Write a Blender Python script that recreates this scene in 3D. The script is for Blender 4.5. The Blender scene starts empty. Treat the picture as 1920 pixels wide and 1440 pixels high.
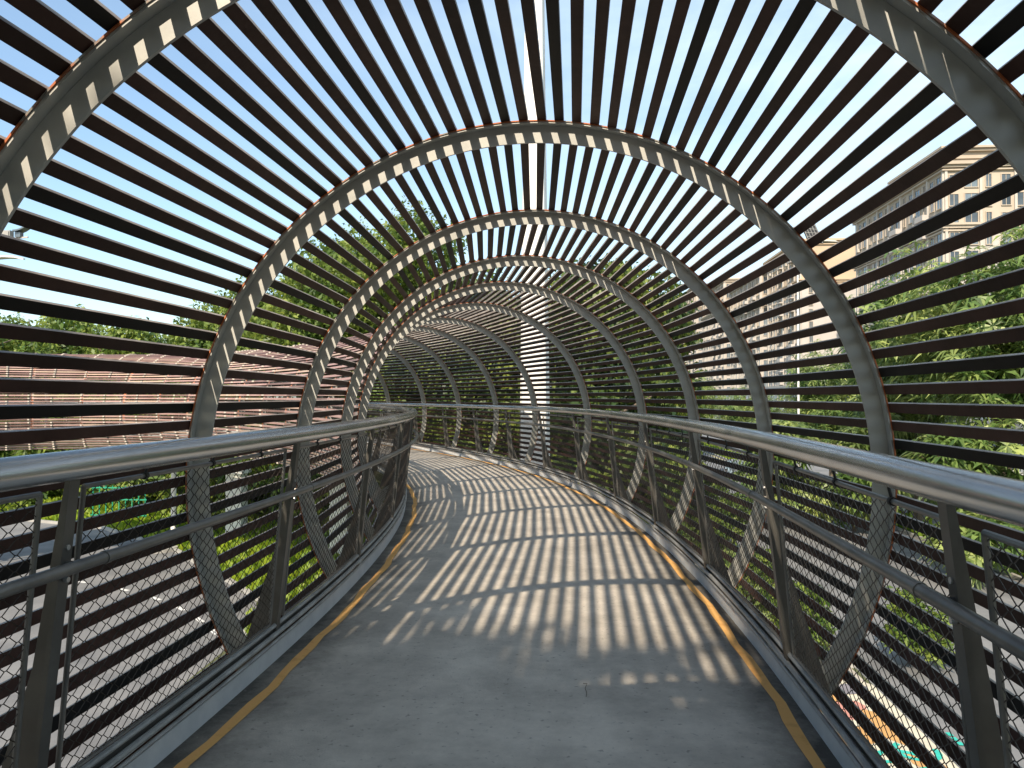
import bpy, math, random
import numpy as np
from mathutils import Vector, Matrix
C = bpy.context; SC = C.scene; COL = SC.collection
rnd = random.Random(7); nr = np.random.default_rng(11)
# ------------------------------------------------------------------ camera
DECK = 5.0                      # height of the walkway above the street
R = 2.1                         # radius of the tunnel arches
F = 1442.0; YAW = 0.0788; PITCH = 0.01667
cam = bpy.data.cameras.new("camera"); camo = bpy.data.objects.new("camera", cam); COL.objects.link(camo)
cam.sensor_fit = 'HORIZONTAL'; cam.sensor_width = 36.0; cam.lens = 36.0*F/1920
cam.clip_start = 0.05; cam.clip_end = 3000
EYE = DECK + 0.695*R
camo.location = (0, 0, EYE); camo.rotation_euler = (math.pi/2+PITCH, 0, YAW)
SC.camera = camo
# ------------------------------------------------------------------ light
SA, SB = 0.286, 1.208           # the sun's rays travel (SA, SB, -1)
sunv = Vector((SA, SB, -1)).normalized()
sun = bpy.data.lights.new("sun", 'SUN'); suno = bpy.data.objects.new("sun", sun); COL.objects.link(suno)
sun.energy = 3.0; sun.angle = math.radians(0.55); sun.color = (1.0, 0.85, 0.67)
suno.rotation_euler = sunv.to_track_quat('-Z', 'Y').to_euler()
SC.view_settings.view_transform = 'Standard'; SC.view_settings.look = 'None'
SC.view_settings.exposure = 1.16; SC.view_settings.gamma = 1.0; SC.view_settings.use_curve_mapping = False
world = bpy.data.worlds.new("World"); SC.world = world; world.use_nodes = True
wt = world.node_tree; wt.nodes.clear()
def wn(t, **k):
    n = wt.nodes.new(t)
    for a, b in k.items(): setattr(n, a, b)
    return n
sky = wn('ShaderNodeTexSky', sky_type='NISHITA', sun_disc=False)
sky.sun_elevation = math.asin(-sunv.z)
sky.sun_rotation = math.atan2(-sunv.x, -sunv.y)
sky.air_density = 1.0; sky.dust_density = 1.1; sky.ozone_density = 1.2; sky.altitude = 20
tc = wn('ShaderNodeTexCoord')
mp = wn('ShaderNodeMapping'); mp.inputs['Scale'].default_value = (2.2, 1.6, 5.5); mp.inputs['Location'].default_value = (3.1, .4, 1.7)
no = wn('ShaderNodeTexNoise'); no.inputs['Scale'].default_value = 2.1; no.inputs['Detail'].default_value = 7; no.inputs['Roughness'].default_value = .58
ra = wn('ShaderNodeValToRGB'); ra.color_ramp.elements[0].position = .30; ra.color_ramp.elements[1].position = .66; ra.color_ramp.elements[0].color = (.35, .35, .35, 1)
sx = wn('ShaderNodeSeparateXYZ')
mr = wn('ShaderNodeMapRange'); mr.inputs['From Min'].default_value = -.45; mr.inputs['From Max'].default_value = .35; mr.inputs['To Min'].default_value = .10; mr.inputs['To Max'].default_value = .95
mu = wn('ShaderNodeMath', operation='MULTIPLY')
mx = wn('ShaderNodeMix', data_type='RGBA'); mx.inputs[7].default_value = (4.5, 5.15, 5.95, 1)
bg = wn('ShaderNodeBackground'); bg.inputs['Strength'].default_value = 0.112
out = wn('ShaderNodeOutputWorld'); L = wt.links.new
L(tc.outputs['Generated'], mp.inputs['Vector']); L(mp.outputs[0], no.inputs['Vector']); L(no.outputs['Fac'], ra.inputs[0])
L(tc.outputs['Generated'], sx.inputs[0]); L(sx.outputs[0], mr.inputs['Value']); L(ra.outputs[0], mu.inputs[0]); L(mr.outputs[0], mu.inputs[1])
L(mu.outputs[0], mx.inputs[0]); L(sky.outputs[0], mx.inputs[6]); tint = wn('ShaderNodeMix', data_type='RGBA', blend_type='MULTIPLY'); tint.inputs[0].default_value = 1; tint.inputs[7].default_value = (.91, .965, .94, 1); L(mx.outputs[2], tint.inputs[6]); L(tint.outputs[2], bg.inputs[0]); L(bg.outputs[0], out.inputs[0])

# ------------------------------------------------------------------ materials
def mat(name, col, rough=.6, metal=0, col2=None, nscale=4, stretch=(1, 1, 1), bump=0, bscale=60, island=0, trans=0, spec=.5, contrast=(.35, .65), detail=5, orand=0):
    m = bpy.data.materials.new(name); m.use_nodes = True; t = m.node_tree; p = t.nodes['Principled BSDF']
    p.inputs['Roughness'].default_value = rough; p.inputs['Metallic'].default_value = metal
    p.inputs['Specular IOR Level'].default_value = spec
    N = t.nodes.new; K = t.links.new
    co = N('ShaderNodeTexCoord'); mm = N('ShaderNodeMapping'); mm.inputs['Scale'].default_value = stretch
    K(co.outputs['Object'], mm.inputs['Vector'])
    last = None
    c1 = (*col, 1)
    if col2:
        n = N('ShaderNodeTexNoise'); n.inputs['Scale'].default_value = nscale; n.inputs['Detail'].default_value = detail; n.inputs['Roughness'].default_value = .6
        K(mm.outputs[0], n.inputs['Vector'])
        r = N('ShaderNodeValToRGB'); r.color_ramp.elements[0].position = contrast[0]; r.color_ramp.elements[1].position = contrast[1]
        r.color_ramp.elements[0].color = c1; r.color_ramp.elements[1].color = (*col2, 1); K(n.outputs['Fac'], r.inputs[0]); last = r.outputs[0]
    else:
        r = N('ShaderNodeRGB'); r.outputs[0].default_value = c1; last = r.outputs[0]
    if island:
        g = N('ShaderNodeNewGeometry'); h = N('ShaderNodeHueSaturation'); q = N('ShaderNodeMapRange')
        q.inputs['To Min'].default_value = 1-island; q.inputs['To Max'].default_value = 1+island
        K(g.outputs['Random Per Island'], q.inputs['Value']); K(q.outputs[0], h.inputs['Value'])
        q2 = N('ShaderNodeMapRange'); q2.inputs['To Min'].default_value = .52; q2.inputs['To Max'].default_value = .475
        K(g.outputs['Random Per Island'], q2.inputs['Value']); K(q2.outputs[0], h.inputs['Hue'])
        K(last, h.inputs['Color']); last = h.outputs[0]
    if orand:
        g = N('ShaderNodeObjectInfo'); h = N('ShaderNodeHueSaturation'); q = N('ShaderNodeMapRange'); q.inputs['To Min'].default_value = 1-orand; q.inputs['To Max'].default_value = 1+orand
        K(g.outputs['Random'], q.inputs['Value']); K(q.outputs[0], h.inputs['Value']); K(last, h.inputs['Color']); last = h.outputs[0]
    K(last, p.inputs['Base Color'])
    if bump:
        b = N('ShaderNodeTexNoise'); b.inputs['Scale'].default_value = bscale; b.inputs['Detail'].default_value = 6
        K(mm.outputs[0], b.inputs['Vector']); bb = N('ShaderNodeBump'); bb.inputs['Strength'].default_value = bump; bb.inputs['Distance'].default_value = .01
        K(b.outputs['Fac'], bb.inputs['Height']); K(bb.outputs[0], p.inputs['Normal'])
    if trans:
        tr = N('ShaderNodeBsdfTranslucent'); ms = N('ShaderNodeMixShader'); ms.inputs[0].default_value = trans
        hs = N('ShaderNodeHueSaturation'); hs.inputs['Value'].default_value = 1.5; hs.inputs['Hue'].default_value = .48; K(last, hs.inputs['Color']); K(hs.outputs[0], tr.inputs[0])
        K(p.outputs[0], ms.inputs[1]); K(tr.outputs[0], ms.inputs[2]); K(ms.outputs[0], t.nodes['Material Output'].inputs[0])
    return m
M = {}
M['slat'] = mat('brown_slat', (.042, .0185, .0135), .5, 0, (.070, .033, .025), 3, (1, 1, 1), spec=.22, orand=.4, bump=.15, bscale=25)
M['sunlit_faded'] = mat('sunlit_faded_pink_brown', (.30, .175, .15), .6, 0, (.40, .26, .225), 1.5)  # outer slat faces: faded paint, with sunlit sheen put into the colour
M['skylit_dusty'] = mat('skylit_dusty_slat_edge', (.19, .165, .145), .7, 0, (.36, .325, .29), 5, (1, 1, 1), orand=.35)  # upward slat sides: sky light painted in as a paler tone, plus dust
M['sunlit_faded2'] = mat('sunlit_faded_tan', (.38, .26, .19), .6, 0, (.44, .32, .24), 1.5)
M['sunlit_faded3'] = mat('sunlit_faded_dark_brown', (.13, .075, .06), .6, 0, (.20, .12, .10), 1.5)
M['slat_black'] = mat('black_slat', (.008, .007, .007), .5, 0, (.012, .010, .009), 3, spec=.2)
M['arch'] = mat('arch_grey_paint', (.43, .44, .415), .38, 0, (.53, .535, .50), 4, bump=.08, bscale=22)
M['rust'] = mat('rusty_flange', (.30, .28, .24), .7, 0, (.50, .15, .05), 7, bump=.3, contrast=(.42, .52))
M['steel'] = mat('brushed_steel', (.52, .54, .55), .32, .7, (.68, .70, .71), 3, bump=.02, bscale=20)
M['rail_satin'] = mat('satin_steel_rail', (.30, .31, .305), .5, .35, (.46, .47, .46), 7, (1, 1, 1), bump=.05)
M['handrail'] = mat('polished_steel_tube', (.60, .62, .63), .20, .88, (.74, .75, .76), 2.5, bump=.03, bscale=9)
M['steel_dark'] = mat('weathered_steel', (.17, .165, .155), .34, .6, (.25, .24, .22), 6)
M['post'] = mat('post_metal', (.105, .10, .09), .42, .45, (.145, .14, .125), 5)
M['wire'] = mat('wire_rope', (.075, .062, .052), .5, .5)
M['kerb'] = mat('kerb_paint', (.52, .55, .56), .6, 0, (.62, .64, .64), 6, bump=.08)
M['black'] = mat('black_rubber', (.02, .02, .02), .6)
M['white'] = mat('white_paint', (.74, .73, .69), .55, 0, (.80, .79, .76), 1.2)
M['bark'] = mat('bark', (.10, .075, .055), .9, 0, (.17, .135, .10), 8, (1, 1, .3), bump=.6, bscale=18)
M['leafA'] = mat('leaf_mid', (.075, .14, .022), .5, 0, (.18, .25, .045), .5, island=.5, contrast=(.42, .58), trans=.35)
M['leafB'] = mat('leaf_whorl', (.10, .18, .045), .45, 0, (.27, .345, .11), .45, island=.5, contrast=(.42, .58), trans=.38)
M['leafC'] = mat('leaf_dark', (.035, .075, .015), .5, 0, (.15, .205, .035), .6, island=.5, contrast=(.45, .6), trans=.3)
M['leafD'] = mat('leaf_lime', (.15, .25, .015), .5, 0, (.24, .34, .025), 1.5, island=.35, trans=.4)
M['red'] = mat('red_flower', (.5, .02, .05), .5, island=.3)
M['grass'] = mat('grass', (.11, .19, .018), .9, 0, (.20, .29, .03), 3, bump=.8, bscale=30, island=.3)
M['soil'] = mat('ground_soil', (.06, .065, .03), .95, 0, (.11, .12, .045), .5, bump=.5, bscale=8)
M['asphalt'] = mat('street_asphalt', (.14, .142, .145), .85, 0, (.215, .213, .21), .6, detail=12, bump=.3, bscale=60)
M['paver'] = mat('beige_paving', (.36, .32, .27), .85, 0, (.46, .41, .35), 1.5, bump=.2, bscale=20)
M['roadpaint'] = mat('road_paint', (.74, .74, .72), .6, 0, (.62, .62, .60), 4)
M['yellowpaint'] = mat('yellow_road_paint', (.55, .44, .12), .6)
M['conc'] = mat('concrete', (.30, .29, .27), .8, 0, (.38, .37, .34), 2, bump=.2)
M['bwarm'] = mat('building_render', (.40, .335, .265), .8, 0, (.45, .385, .31), .15)
M['btan'] = mat('building_tan', (.45, .34, .23), .8, 0, (.49, .375, .26), .1)
M['btrim'] = mat('building_trim', (.44, .40, .35), .75, 0, (.49, .455, .41), .3)
M['bgrey'] = mat('building_grey', (.42, .385, .355), .8, 0, (.475, .44, .41), .2)
M['glass'] = mat('window_glass', (.06, .08, .10), .12, 0, (.13, .16, .18), .3, spec=.9, orand=.75)
M['roofslat'] = mat('roof_slat_brown', (.23, .105, .078), .6, 0, (.34, .19, .15), 1.2, island=.25)
M['clip'] = mat('clip_white', (.46, .40, .34), .5)
M['olive'] = mat('olive_panel', (.10, .125, .035), .7, 0, (.13, .155, .05), 2)
M['carwhite'] = mat('car_paint_white', (.65, .65, .65), .25, spec=.6)
M['carblue'] = mat('car_paint_blue', (.05, .16, .42), .25, spec=.6)
M['carsilver'] = mat('car_paint_silver', (.35, .36, .38), .25, .5)
M['green'] = mat('green_plastic', (.02, .28, .16), .4)
for k, c in dict(mp_pink=(.62, .28, .22), mp_orange=(.62, .34, .12), mp_cream=(.66, .60, .46), mp_teal=(.04, .50, .40), mp_grey=(.24, .22, .24), mp_dark=(.03, .03, .03)).items():
    M[k] = mat(k[3:]+'_ground_paint', c, .7, 0, tuple(x*.8 for x in c), 3)
# deck: worn dark coating, lighter in the middle, with dark damp-looking patches near the sides
def deck_mat():
    m = mat('walkway_coating', (.46, .42, .36), .82, 0, (.57, .52, .445), 2.2, bump=.22, bscale=110)
    t = m.node_tree; p = t.nodes['Principled BSDF']; src = p.inputs['Base Color'].links[0].from_socket
    N = t.nodes.new; K = t.links.new
    co = N('ShaderNodeTexCoord')
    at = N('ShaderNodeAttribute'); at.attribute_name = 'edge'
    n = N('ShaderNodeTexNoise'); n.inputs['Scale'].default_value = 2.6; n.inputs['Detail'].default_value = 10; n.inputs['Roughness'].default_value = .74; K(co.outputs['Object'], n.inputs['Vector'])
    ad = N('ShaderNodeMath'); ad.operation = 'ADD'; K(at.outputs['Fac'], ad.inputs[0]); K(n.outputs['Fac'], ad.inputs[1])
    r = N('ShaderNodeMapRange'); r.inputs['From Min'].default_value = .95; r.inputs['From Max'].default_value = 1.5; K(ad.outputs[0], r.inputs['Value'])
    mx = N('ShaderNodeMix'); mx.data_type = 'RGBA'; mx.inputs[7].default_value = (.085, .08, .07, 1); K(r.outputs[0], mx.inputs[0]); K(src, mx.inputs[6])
    # small speckles
    s = N('ShaderNodeTexNoise'); s.inputs['Scale'].default_value = 31; s.inputs['Detail'].default_value = 5; K(co.outputs['Object'], s.inputs['Vector'])
    r2 = N('ShaderNodeMapRange'); r2.inputs['From Min'].default_value = .62; r2.inputs['From Max'].default_value = .70; r2.inputs['To Max'].default_value = .6; K(s.outputs['Fac'], r2.inputs['Value'])
    m2 = N('ShaderNodeMix'); m2.data_type = 'RGBA'; m2.inputs[7].default_value = (.17, .165, .15, 1); K(r2.outputs[0], m2.inputs[0]); K(mx.outputs[2], m2.inputs[6])
    w = N('ShaderNodeTexNoise'); w.inputs['Scale'].default_value = 47; w.inputs['Detail'].default_value = 2; K(co.outputs['Object'], w.inputs['Vector'])
    r3 = N('ShaderNodeMapRange'); r3.inputs['From Min'].default_value = .74; r3.inputs['From Max'].default_value = .80; K(w.outputs['Fac'], r3.inputs['Value'])
    m3 = N('ShaderNodeMix'); m3.data_type = 'RGBA'; m3.inputs[7].default_value = (.62, .62, .58, 1); K(r3.outputs[0], m3.inputs[0]); K(m2.outputs[2], m3.inputs[6])
    # broad scuffed patches running along the walk
    sc = N('ShaderNodeTexNoise'); sc.inputs['Scale'].default_value = 1.1; sc.inputs['Detail'].default_value = 12; sc.inputs['Roughness'].default_value = .78; K(co.outputs['Object'], sc.inputs['Vector'])
    r4 = N('ShaderNodeMapRange'); r4.inputs['From Min'].default_value = .38; r4.inputs['From Max'].default_value = .66; r4.inputs['To Min'].default_value = .82; r4.inputs['To Max'].default_value = 1.16; K(sc.outputs['Fac'], r4.inputs['Value'])
    hv = N('ShaderNodeHueSaturation'); K(r4.outputs[0], hv.inputs['Value']); K(m3.outputs[2], hv.inputs['Color'])
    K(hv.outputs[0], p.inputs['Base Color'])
    return m
M['deck'] = deck_mat()
M['line'] = mat('orange_line_paint', (.72, .36, .10), .7, 0, (.90, .50, .16), 9, bump=.2, detail=10, contrast=(.28, .48))

# ------------------------------------------------------------------ object helpers
class MB:
    def __init__(s): s.v = []; s.f = []; s.mi = []; s.cur = 0
    def add(s, v, f):
        o = len(s.v); s.v += [tuple(p) for p in v]; s.f += [tuple(i+o for i in q) for q in f]; s.mi += [s.cur]*len(f)
    def box(s, c, d, rot=0):
        x, y, z = (k/2 for k in d); cr, sr = math.cos(rot), math.sin(rot)
        P = [(c[0]+a*cr-b*sr, c[1]+a*sr+b*cr, c[2]+e) for a, b, e in ((-x, -y, -z), (x, -y, -z), (x, y, -z), (-x, y, -z), (-x, -y, z), (x, -y, z), (x, y, z), (-x, y, z))]
        s.add(P, [(0, 3, 2, 1), (4, 5, 6, 7), (0, 1, 5, 4), (1, 2, 6, 5), (2, 3, 7, 6), (3, 0, 4, 7)])
    def beam(s, a, b, u, w, h):      # box from a to b, w wide along u, h thick along (b-a) x u
        a, b, u = Vector(a), Vector(b), Vector(u).normalized(); d = (b-a).normalized(); u = (u-d*u.dot(d)).normalized(); n = d.cross(u)
        P = [p+u*(i*w/2)+n*(j*h/2) for p in (a, b) for i, j in ((-1, -1), (1, -1), (1, 1), (-1, 1))]
        s.add(P, [(0, 3, 2, 1), (4, 5, 6, 7), (0, 1, 5, 4), (1, 2, 6, 5), (2, 3, 7, 6), (3, 0, 4, 7)])
    def tube(s, pts, r, n=8, cap=True):
        pts = [Vector(p) for p in pts]; rs = r if isinstance(r, (list, tuple)) else [r]*len(pts); V = []; F_ = []
        up = Vector((0, 0, 1)); d0 = (pts[1]-pts[0]).normalized()
        if abs(d0.z) > .9: up = Vector((1, 0, 0))
        for i, p in enumerate(pts):
            d = (pts[min(i+1, len(pts)-1)]-pts[max(i-1, 0)]).normalized(); a = d.cross(up).normalized(); b = a.cross(d)
            V += [p+(a*math.cos(2*math.pi*k/n)+b*math.sin(2*math.pi*k/n))*rs[i] for k in range(n)]
        for i in range(len(pts)-1):
            for k in range(n): F_.append((i*n+k, i*n+(k+1) % n, (i+1)*n+(k+1) % n, (i+1)*n+k))
        if cap: F_ += [tuple(range(n))[::-1], tuple((len(pts)-1)*n+k for k in range(n))]
        s.add(V, F_)
    def sweep(s, rings, closed=True, caps=True):   # rings of equal vertex count
        n = len(rings[0]); V = [p for r in rings for p in r]; F_ = []
        for i in range(len(rings)-1):
            for k in range(n if closed else n-1): F_.append((i*n+k, (i+1)*n+k, (i+1)*n+(k+1) % n, i*n+(k+1) % n))
        if closed and caps: F_ += [tuple(range(n)), tuple((len(rings)-1)*n+k for k in range(n))[::-1]]
        s.add(V, F_)
    def build(s, name, mats, parent=None, smooth=False, link=True):
        me = bpy.data.meshes.new(name); me.from_pydata(s.v, [], s.f)
        for m in (mats if isinstance(mats, (list, tuple)) else [mats]): me.materials.append(m)
        if any(s.mi): me.polygons.foreach_set('material_index', s.mi)
        if smooth:
            me.polygons.foreach_set('use_smooth', [True]*len(s.f))
            me.set_sharp_from_angle(angle=math.radians(40))
        me.update(); o = bpy.data.objects.new(name, me)
        if link: COL.objects.link(o)
        if parent is not None: o.parent = parent; o.matrix_parent_inverse = parent.matrix_world.inverted() if False else Matrix.Translation(-Vector(parent.location)) if parent.type == 'EMPTY' and parent.rotation_euler.z == 0 and all(abs(k-1) < 1e-6 for k in parent.scale) else Matrix.Identity(4)
        return o
def tag(o, label=None, cat=None, group=None, kind=None):
    if label: o['label'] = label
    if cat: o['category'] = cat
    if group: o['group'] = group
    if kind: o['kind'] = kind
    return o
def empty(name, loc, label, cat, group=None):
    o = bpy.data.objects.new(name, None); COL.objects.link(o); o.location = loc; o.empty_display_size = .2
    return tag(o, label, cat, group)
def copy_tree(o, loc=None, parent=None):
    c = o.copy(); COL.objects.link(c)
    if parent is not None: c.parent = parent
    if loc is not None: c.location = loc
    for ch in list(o.children): copy_tree(ch, None, c)
    return c

# ------------------------------------------------------------------ the path (units of R, scaled on use)
HS = [-.04256, .00631, .05987, .06531, .07494, .0993, .10355, .08704, .06944, .06161, .06143, .06324, .06491, .08, .15, .26, .31, .30, .28, .24, .2, .2, .2, .2, .2]
S_ = 1.07421; S1 = 1.15132; DD = [-.04717, -.02886, -.03517, -.08649, .10554, .15886, -.06755, -.03215, -.03839, .03239]
SS = np.linspace(-5, 28, 3301); kk = np.interp(SS, [i*S_ for i in range(len(HS))], [h/S_ for h in HS]); ds = SS[1]-SS[0]
TH = np.cumsum(kk)*ds; TH -= np.interp(0, SS, TH); PX = np.cumsum(-np.sin(TH))*ds; PY = np.cumsum(np.cos(TH))*ds
PX -= np.interp(0, SS, PX); PY -= np.interp(0, SS, PY); PX += -.12011
ZC = -.23842; ECC = 1.02218; PSI = .03638
def pth(s): return float(np.interp(s, SS, PX)), float(np.interp(s, SS, PY)), float(np.interp(s, SS, TH))
def P3(s, a, z, zc=True):        # lateral offset a, height z over arch centre (all in R) -> world metres
    x, y, t = pth(s); return Vector(((x+a*math.cos(t))*R, (y+a*math.sin(t))*R, EYE+(ZC+z)*R))
def sarch(n):
    return S1+S_*(n-1)+S_*sum(DD[i-2] for i in range(2, min(n, 11)+1))
ZD = -.4566                       # walkway surface relative to the arch centre
def AP(n, phi, r, dy=0):          # point on arch n at angle phi, radius r, dy metres along the path
    x, y, t = pth(sarch(n)); t += PSI
    return Vector((x*R+r*math.cos(phi)*math.cos(t)-dy*math.sin(t), y*R+r*math.cos(phi)*math.sin(t)+dy*math.cos(t), EYE+ZC*R+ECC*r*math.sin(phi)))

# ------------------------------------------------------------------ the setting: ground, streets
def poly(name, pts, z, m, kind='structure'):
    b = MB(); b.add([(x, y, z) for x, y in pts], [tuple(range(len(pts)))]); o = b.build(name, m)
    me = o.data
    if me.polygons[0].normal.z < 0: me.flip_normals()
    return tag(o, kind=kind)
poly('ground', [(-1500, -900), (1500, -900), (1500, 2200), (-1500, 2200)], 0, M['soil'])
poly('street', [(6.7, -60), (15.6, -60), (15.6, 420), (6.7, 420)], .004, M['asphalt'])
poly('far_street', [(17.6, -60), (27.5, -60), (27.5, 420), (17.6, 420)], .004, M['asphalt'])
poly('car_park', [(-70, -30), (-8.6, -30), (-8.6, 14), (-8.9, 20), (-9.6, 23.2), (-12, 26), (-16.8, 31.2), (-23, 36), (-34, 40), (-70, 44)], .004, M['asphalt'])
poly('paved_yard', [(-8.55, -30), (6.6, -30), (6.6, 19), (1.5, 21.5), (-8.75, 19.9), (-8.55, 14)], .004, M['paver'])
b = MB()
for x0 in (7.4, 11.3):
    for i in range(30):
        y0 = -2+i*6.3+(2.2 if x0 > 8 else 0); b.add([(x0, y0, .009), (x0+.14, y0, .009), (x0+.14, y0+2.6, .009), (x0, y0+2.6, .009)], [(0, 1, 2, 3)])
tag(b.build('lane_markings', M['roadpaint']), kind='structure')
b = MB(); b.add([(15.2, -60, .009), (15.35, -60, .009), (15.35, 400, .009), (15.2, 400, .009)], [(0, 1, 2, 3)])
tag(b.build('yellow_edge_marking', M['yellowpaint']), kind='structure')
b = MB()
arc = [(-30, 27.5), (-24, 27.3), (-20.5, 26.8), (-17.2, 25.7), (-15.1, 24.8), (-13.4, 23.8), (-12, 22.75), (-10.85, 21.65), (-9.9, 20.6)]
for i, (x, y) in enumerate(arc):
    q = arc[min(i+1, len(arc)-1)]; p_ = arc[max(i-1, 0)]; d = Vector((q[0]-p_[0], q[1]-p_[1], 0)).normalized(); n = Vector((-d.y, d.x, 0)); c = Vector((x, y, .009))
    b.add([c-d*.38-n*.075, c+d*.38-n*.075, c+d*.38+n*.075, c-d*.38+n*.075], [(0, 1, 2, 3)])
for (x0, y0, x1, y1) in ((-34, 22, -27, 24.5), (-31, 18, -24, 20.5), (-20, 8, -14, 9.5), (-20, 5.4, -14, 6.9)):
    d = Vector((x1-x0, y1-y0, 0)).normalized(); n = Vector((-d.y, d.x, 0))*.06
    a = Vector((x0, y0, .009)); c = Vector((x1, y1, .009)); b.add([a-n, c-n, c+n, a+n], [(0, 1, 2, 3)])
tag(b.build('parking_markings', M['roadpaint']), kind='structure')
# worn direction arrow painted on the car park
# street kerbs and the kerb round the lawn
def kerbline(pts, w=.16, h=.13):
    b = MB()
    for p, q in zip(pts, pts[1:]):
        b.beam((p[0], p[1], h/2), (q[0], q[1], h/2), (0, 0, 1), h, w)
    return tag(b.build('street_kerb', M['conc']), kind='structure')
kerbline([(6.62, 19), (6.62, 420)]); kerbline([(15.7, -60), (15.7, 420)])
poly('lawn_ground', [(-8.9, 20.3), (-9.7, 23.5), (-12.1, 26.4), (-16.9, 31.6), (-23, 36.5), (-34, 40.5), (-60, 44.5), (-60, 62), (-20, 54), (-4, 46), (-4, 21)], .006, M['grass'])
kerbline([(-8.75, 19.9), (-9.5, 23.3), (-12, 26.1), (-16.8, 31.3), (-23, 36.1), (-34, 40.1), (-70, 44.1)])
# grass and ground cover (nobody could count it)
def scatter_blades(name, region, n, z, h, w, m, label, cat):
    v = []; f = []
    xs = []; 
    (x0, x1), (y0, y1), test = region
    k = 0
    while k < n:
        x = rnd.uniform(x0, x1); y = rnd.uniform(y0, y1)
        if not test(x, y): continue
        a = rnd.uniform(0, 2*math.pi); hh = h*rnd.uniform(.5, 1.2); dx, dy = math.cos(a)*w, math.sin(a)*w; t = rnd.uniform(-.5, .5)*hh; tt = rnd.uniform(-.5, .5)*hh
        o = len(v); v += [(x-dx, y-dy, z), (x+dx, y+dy, z), (x+dx*.8+t, y+dy*.8+tt, z+hh*.7), (x-dx*.8+t, y-dy*.8+tt, z+hh)]; f.append((o, o+1, o+2, o+3)); k += 1
    b = MB(); b.v = v; b.f = f; b.mi = [0]*len(f); return tag(b.build(name, m), label, cat, kind='stuff')
def lawn_edge(x):
    return float(np.interp(x, [-60, -34, -23, -16.8, -12, -9.6, -8.9, -7, 4], [44, 40.2, 36.3, 31.5, 26.3, 23.5, 20.1, 20.5, 21.5]))
scatter_blades('lawn', ((-46, -5), (20, 56), lambda x, y: lawn_edge(x) < y < lawn_edge(x)+15), 26000, 0, .38, .10, M['leafD'], 'bright yellow-green low ground cover beyond the car park', 'ground cover')
scatter_blades('ground_cover', ((1.2, 6.5), (19.5, 75), lambda x, y: y > 21), 7000, 0, .5, .12, M['leafB'], 'low green planting between the bridge and the street', 'ground cover')
scatter_blades('verge_plants', ((15.8, 17.5), (-5, 150), lambda x, y: True), 6000, 0, .6, .12, M['leafD'], 'bright green planting along the median behind the white barrier', 'ground cover')
# ------------------------------------------------------------------ walkway
srange = np.arange(-4, 24.01, .15)
def strip(name, a0, a1, z, m, kind='structure', edge=False, nseg=1):
    b = MB(); rows = []
    aa = np.linspace(a0, a1, nseg+1)
    for s in srange: rows.append([P3(s, a, z) for a in aa])
    V = [p for r in rows for p in r]; n = nseg+1
    b.add(V, [(i*n+k, i*n+k+1, (i+1)*n+k+1, (i+1)*n+k) for i in range(len(rows)-1) for k in range(nseg)])
    o = b.build(name, m)
    if edge:
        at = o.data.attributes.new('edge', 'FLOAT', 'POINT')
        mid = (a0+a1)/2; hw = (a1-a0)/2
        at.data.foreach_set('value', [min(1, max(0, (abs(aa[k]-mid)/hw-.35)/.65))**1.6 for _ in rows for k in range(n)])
    return tag(o, kind=kind)
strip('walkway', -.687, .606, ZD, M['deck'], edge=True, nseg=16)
b = MB()     # slab body and edge beams under the walkway
b.sweep([[P3(s, -.72, ZD-.004), P3(s, .64, ZD-.004), P3(s, .64, ZD-.07), P3(s, .45, ZD-.2), P3(s, -.5, ZD-.2), P3(s, -.72, ZD-.07)] for s in srange])
tag(b.build('walkway_slab', M['olive']), kind='structure')
def wavy(name, a, w, side):
    b = MB(); r = random.Random(side); rows = []
    for i, s in enumerate(np.arange(-1, 14, .1)):
        j = .004*math.sin(i*.9+side)+.003*math.sin(i*2.3); ww = w*(1+.12*math.sin(i*1.7))
        rows.append([P3(s, a-ww/2+j, ZD+.002), P3(s, a+ww/2+j, ZD+.002)])
    b.sweep(rows, closed=False); o = b.build(name, M['line'])
    if o.data.polygons[0].normal.z < 0: o.data.flip_normals()
    return tag(o, kind='structure')
wavy('orange_edge_line', .560, .026, 1); wavy('orange_edge_line', -.6245, .026, 2)
for sg, a0, a1 in ((1, .603, .611), (-1, -.683, -.691)):
    b = MB()
    b.sweep([[P3(s, a0, ZD), P3(s, a0+.002*sg, -.414), P3(s, a1, -.414), P3(s, a1, ZD-.03)] for s in srange])
    tag(b.build('walkway_kerb', M['kerb']), kind='structure')

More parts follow.
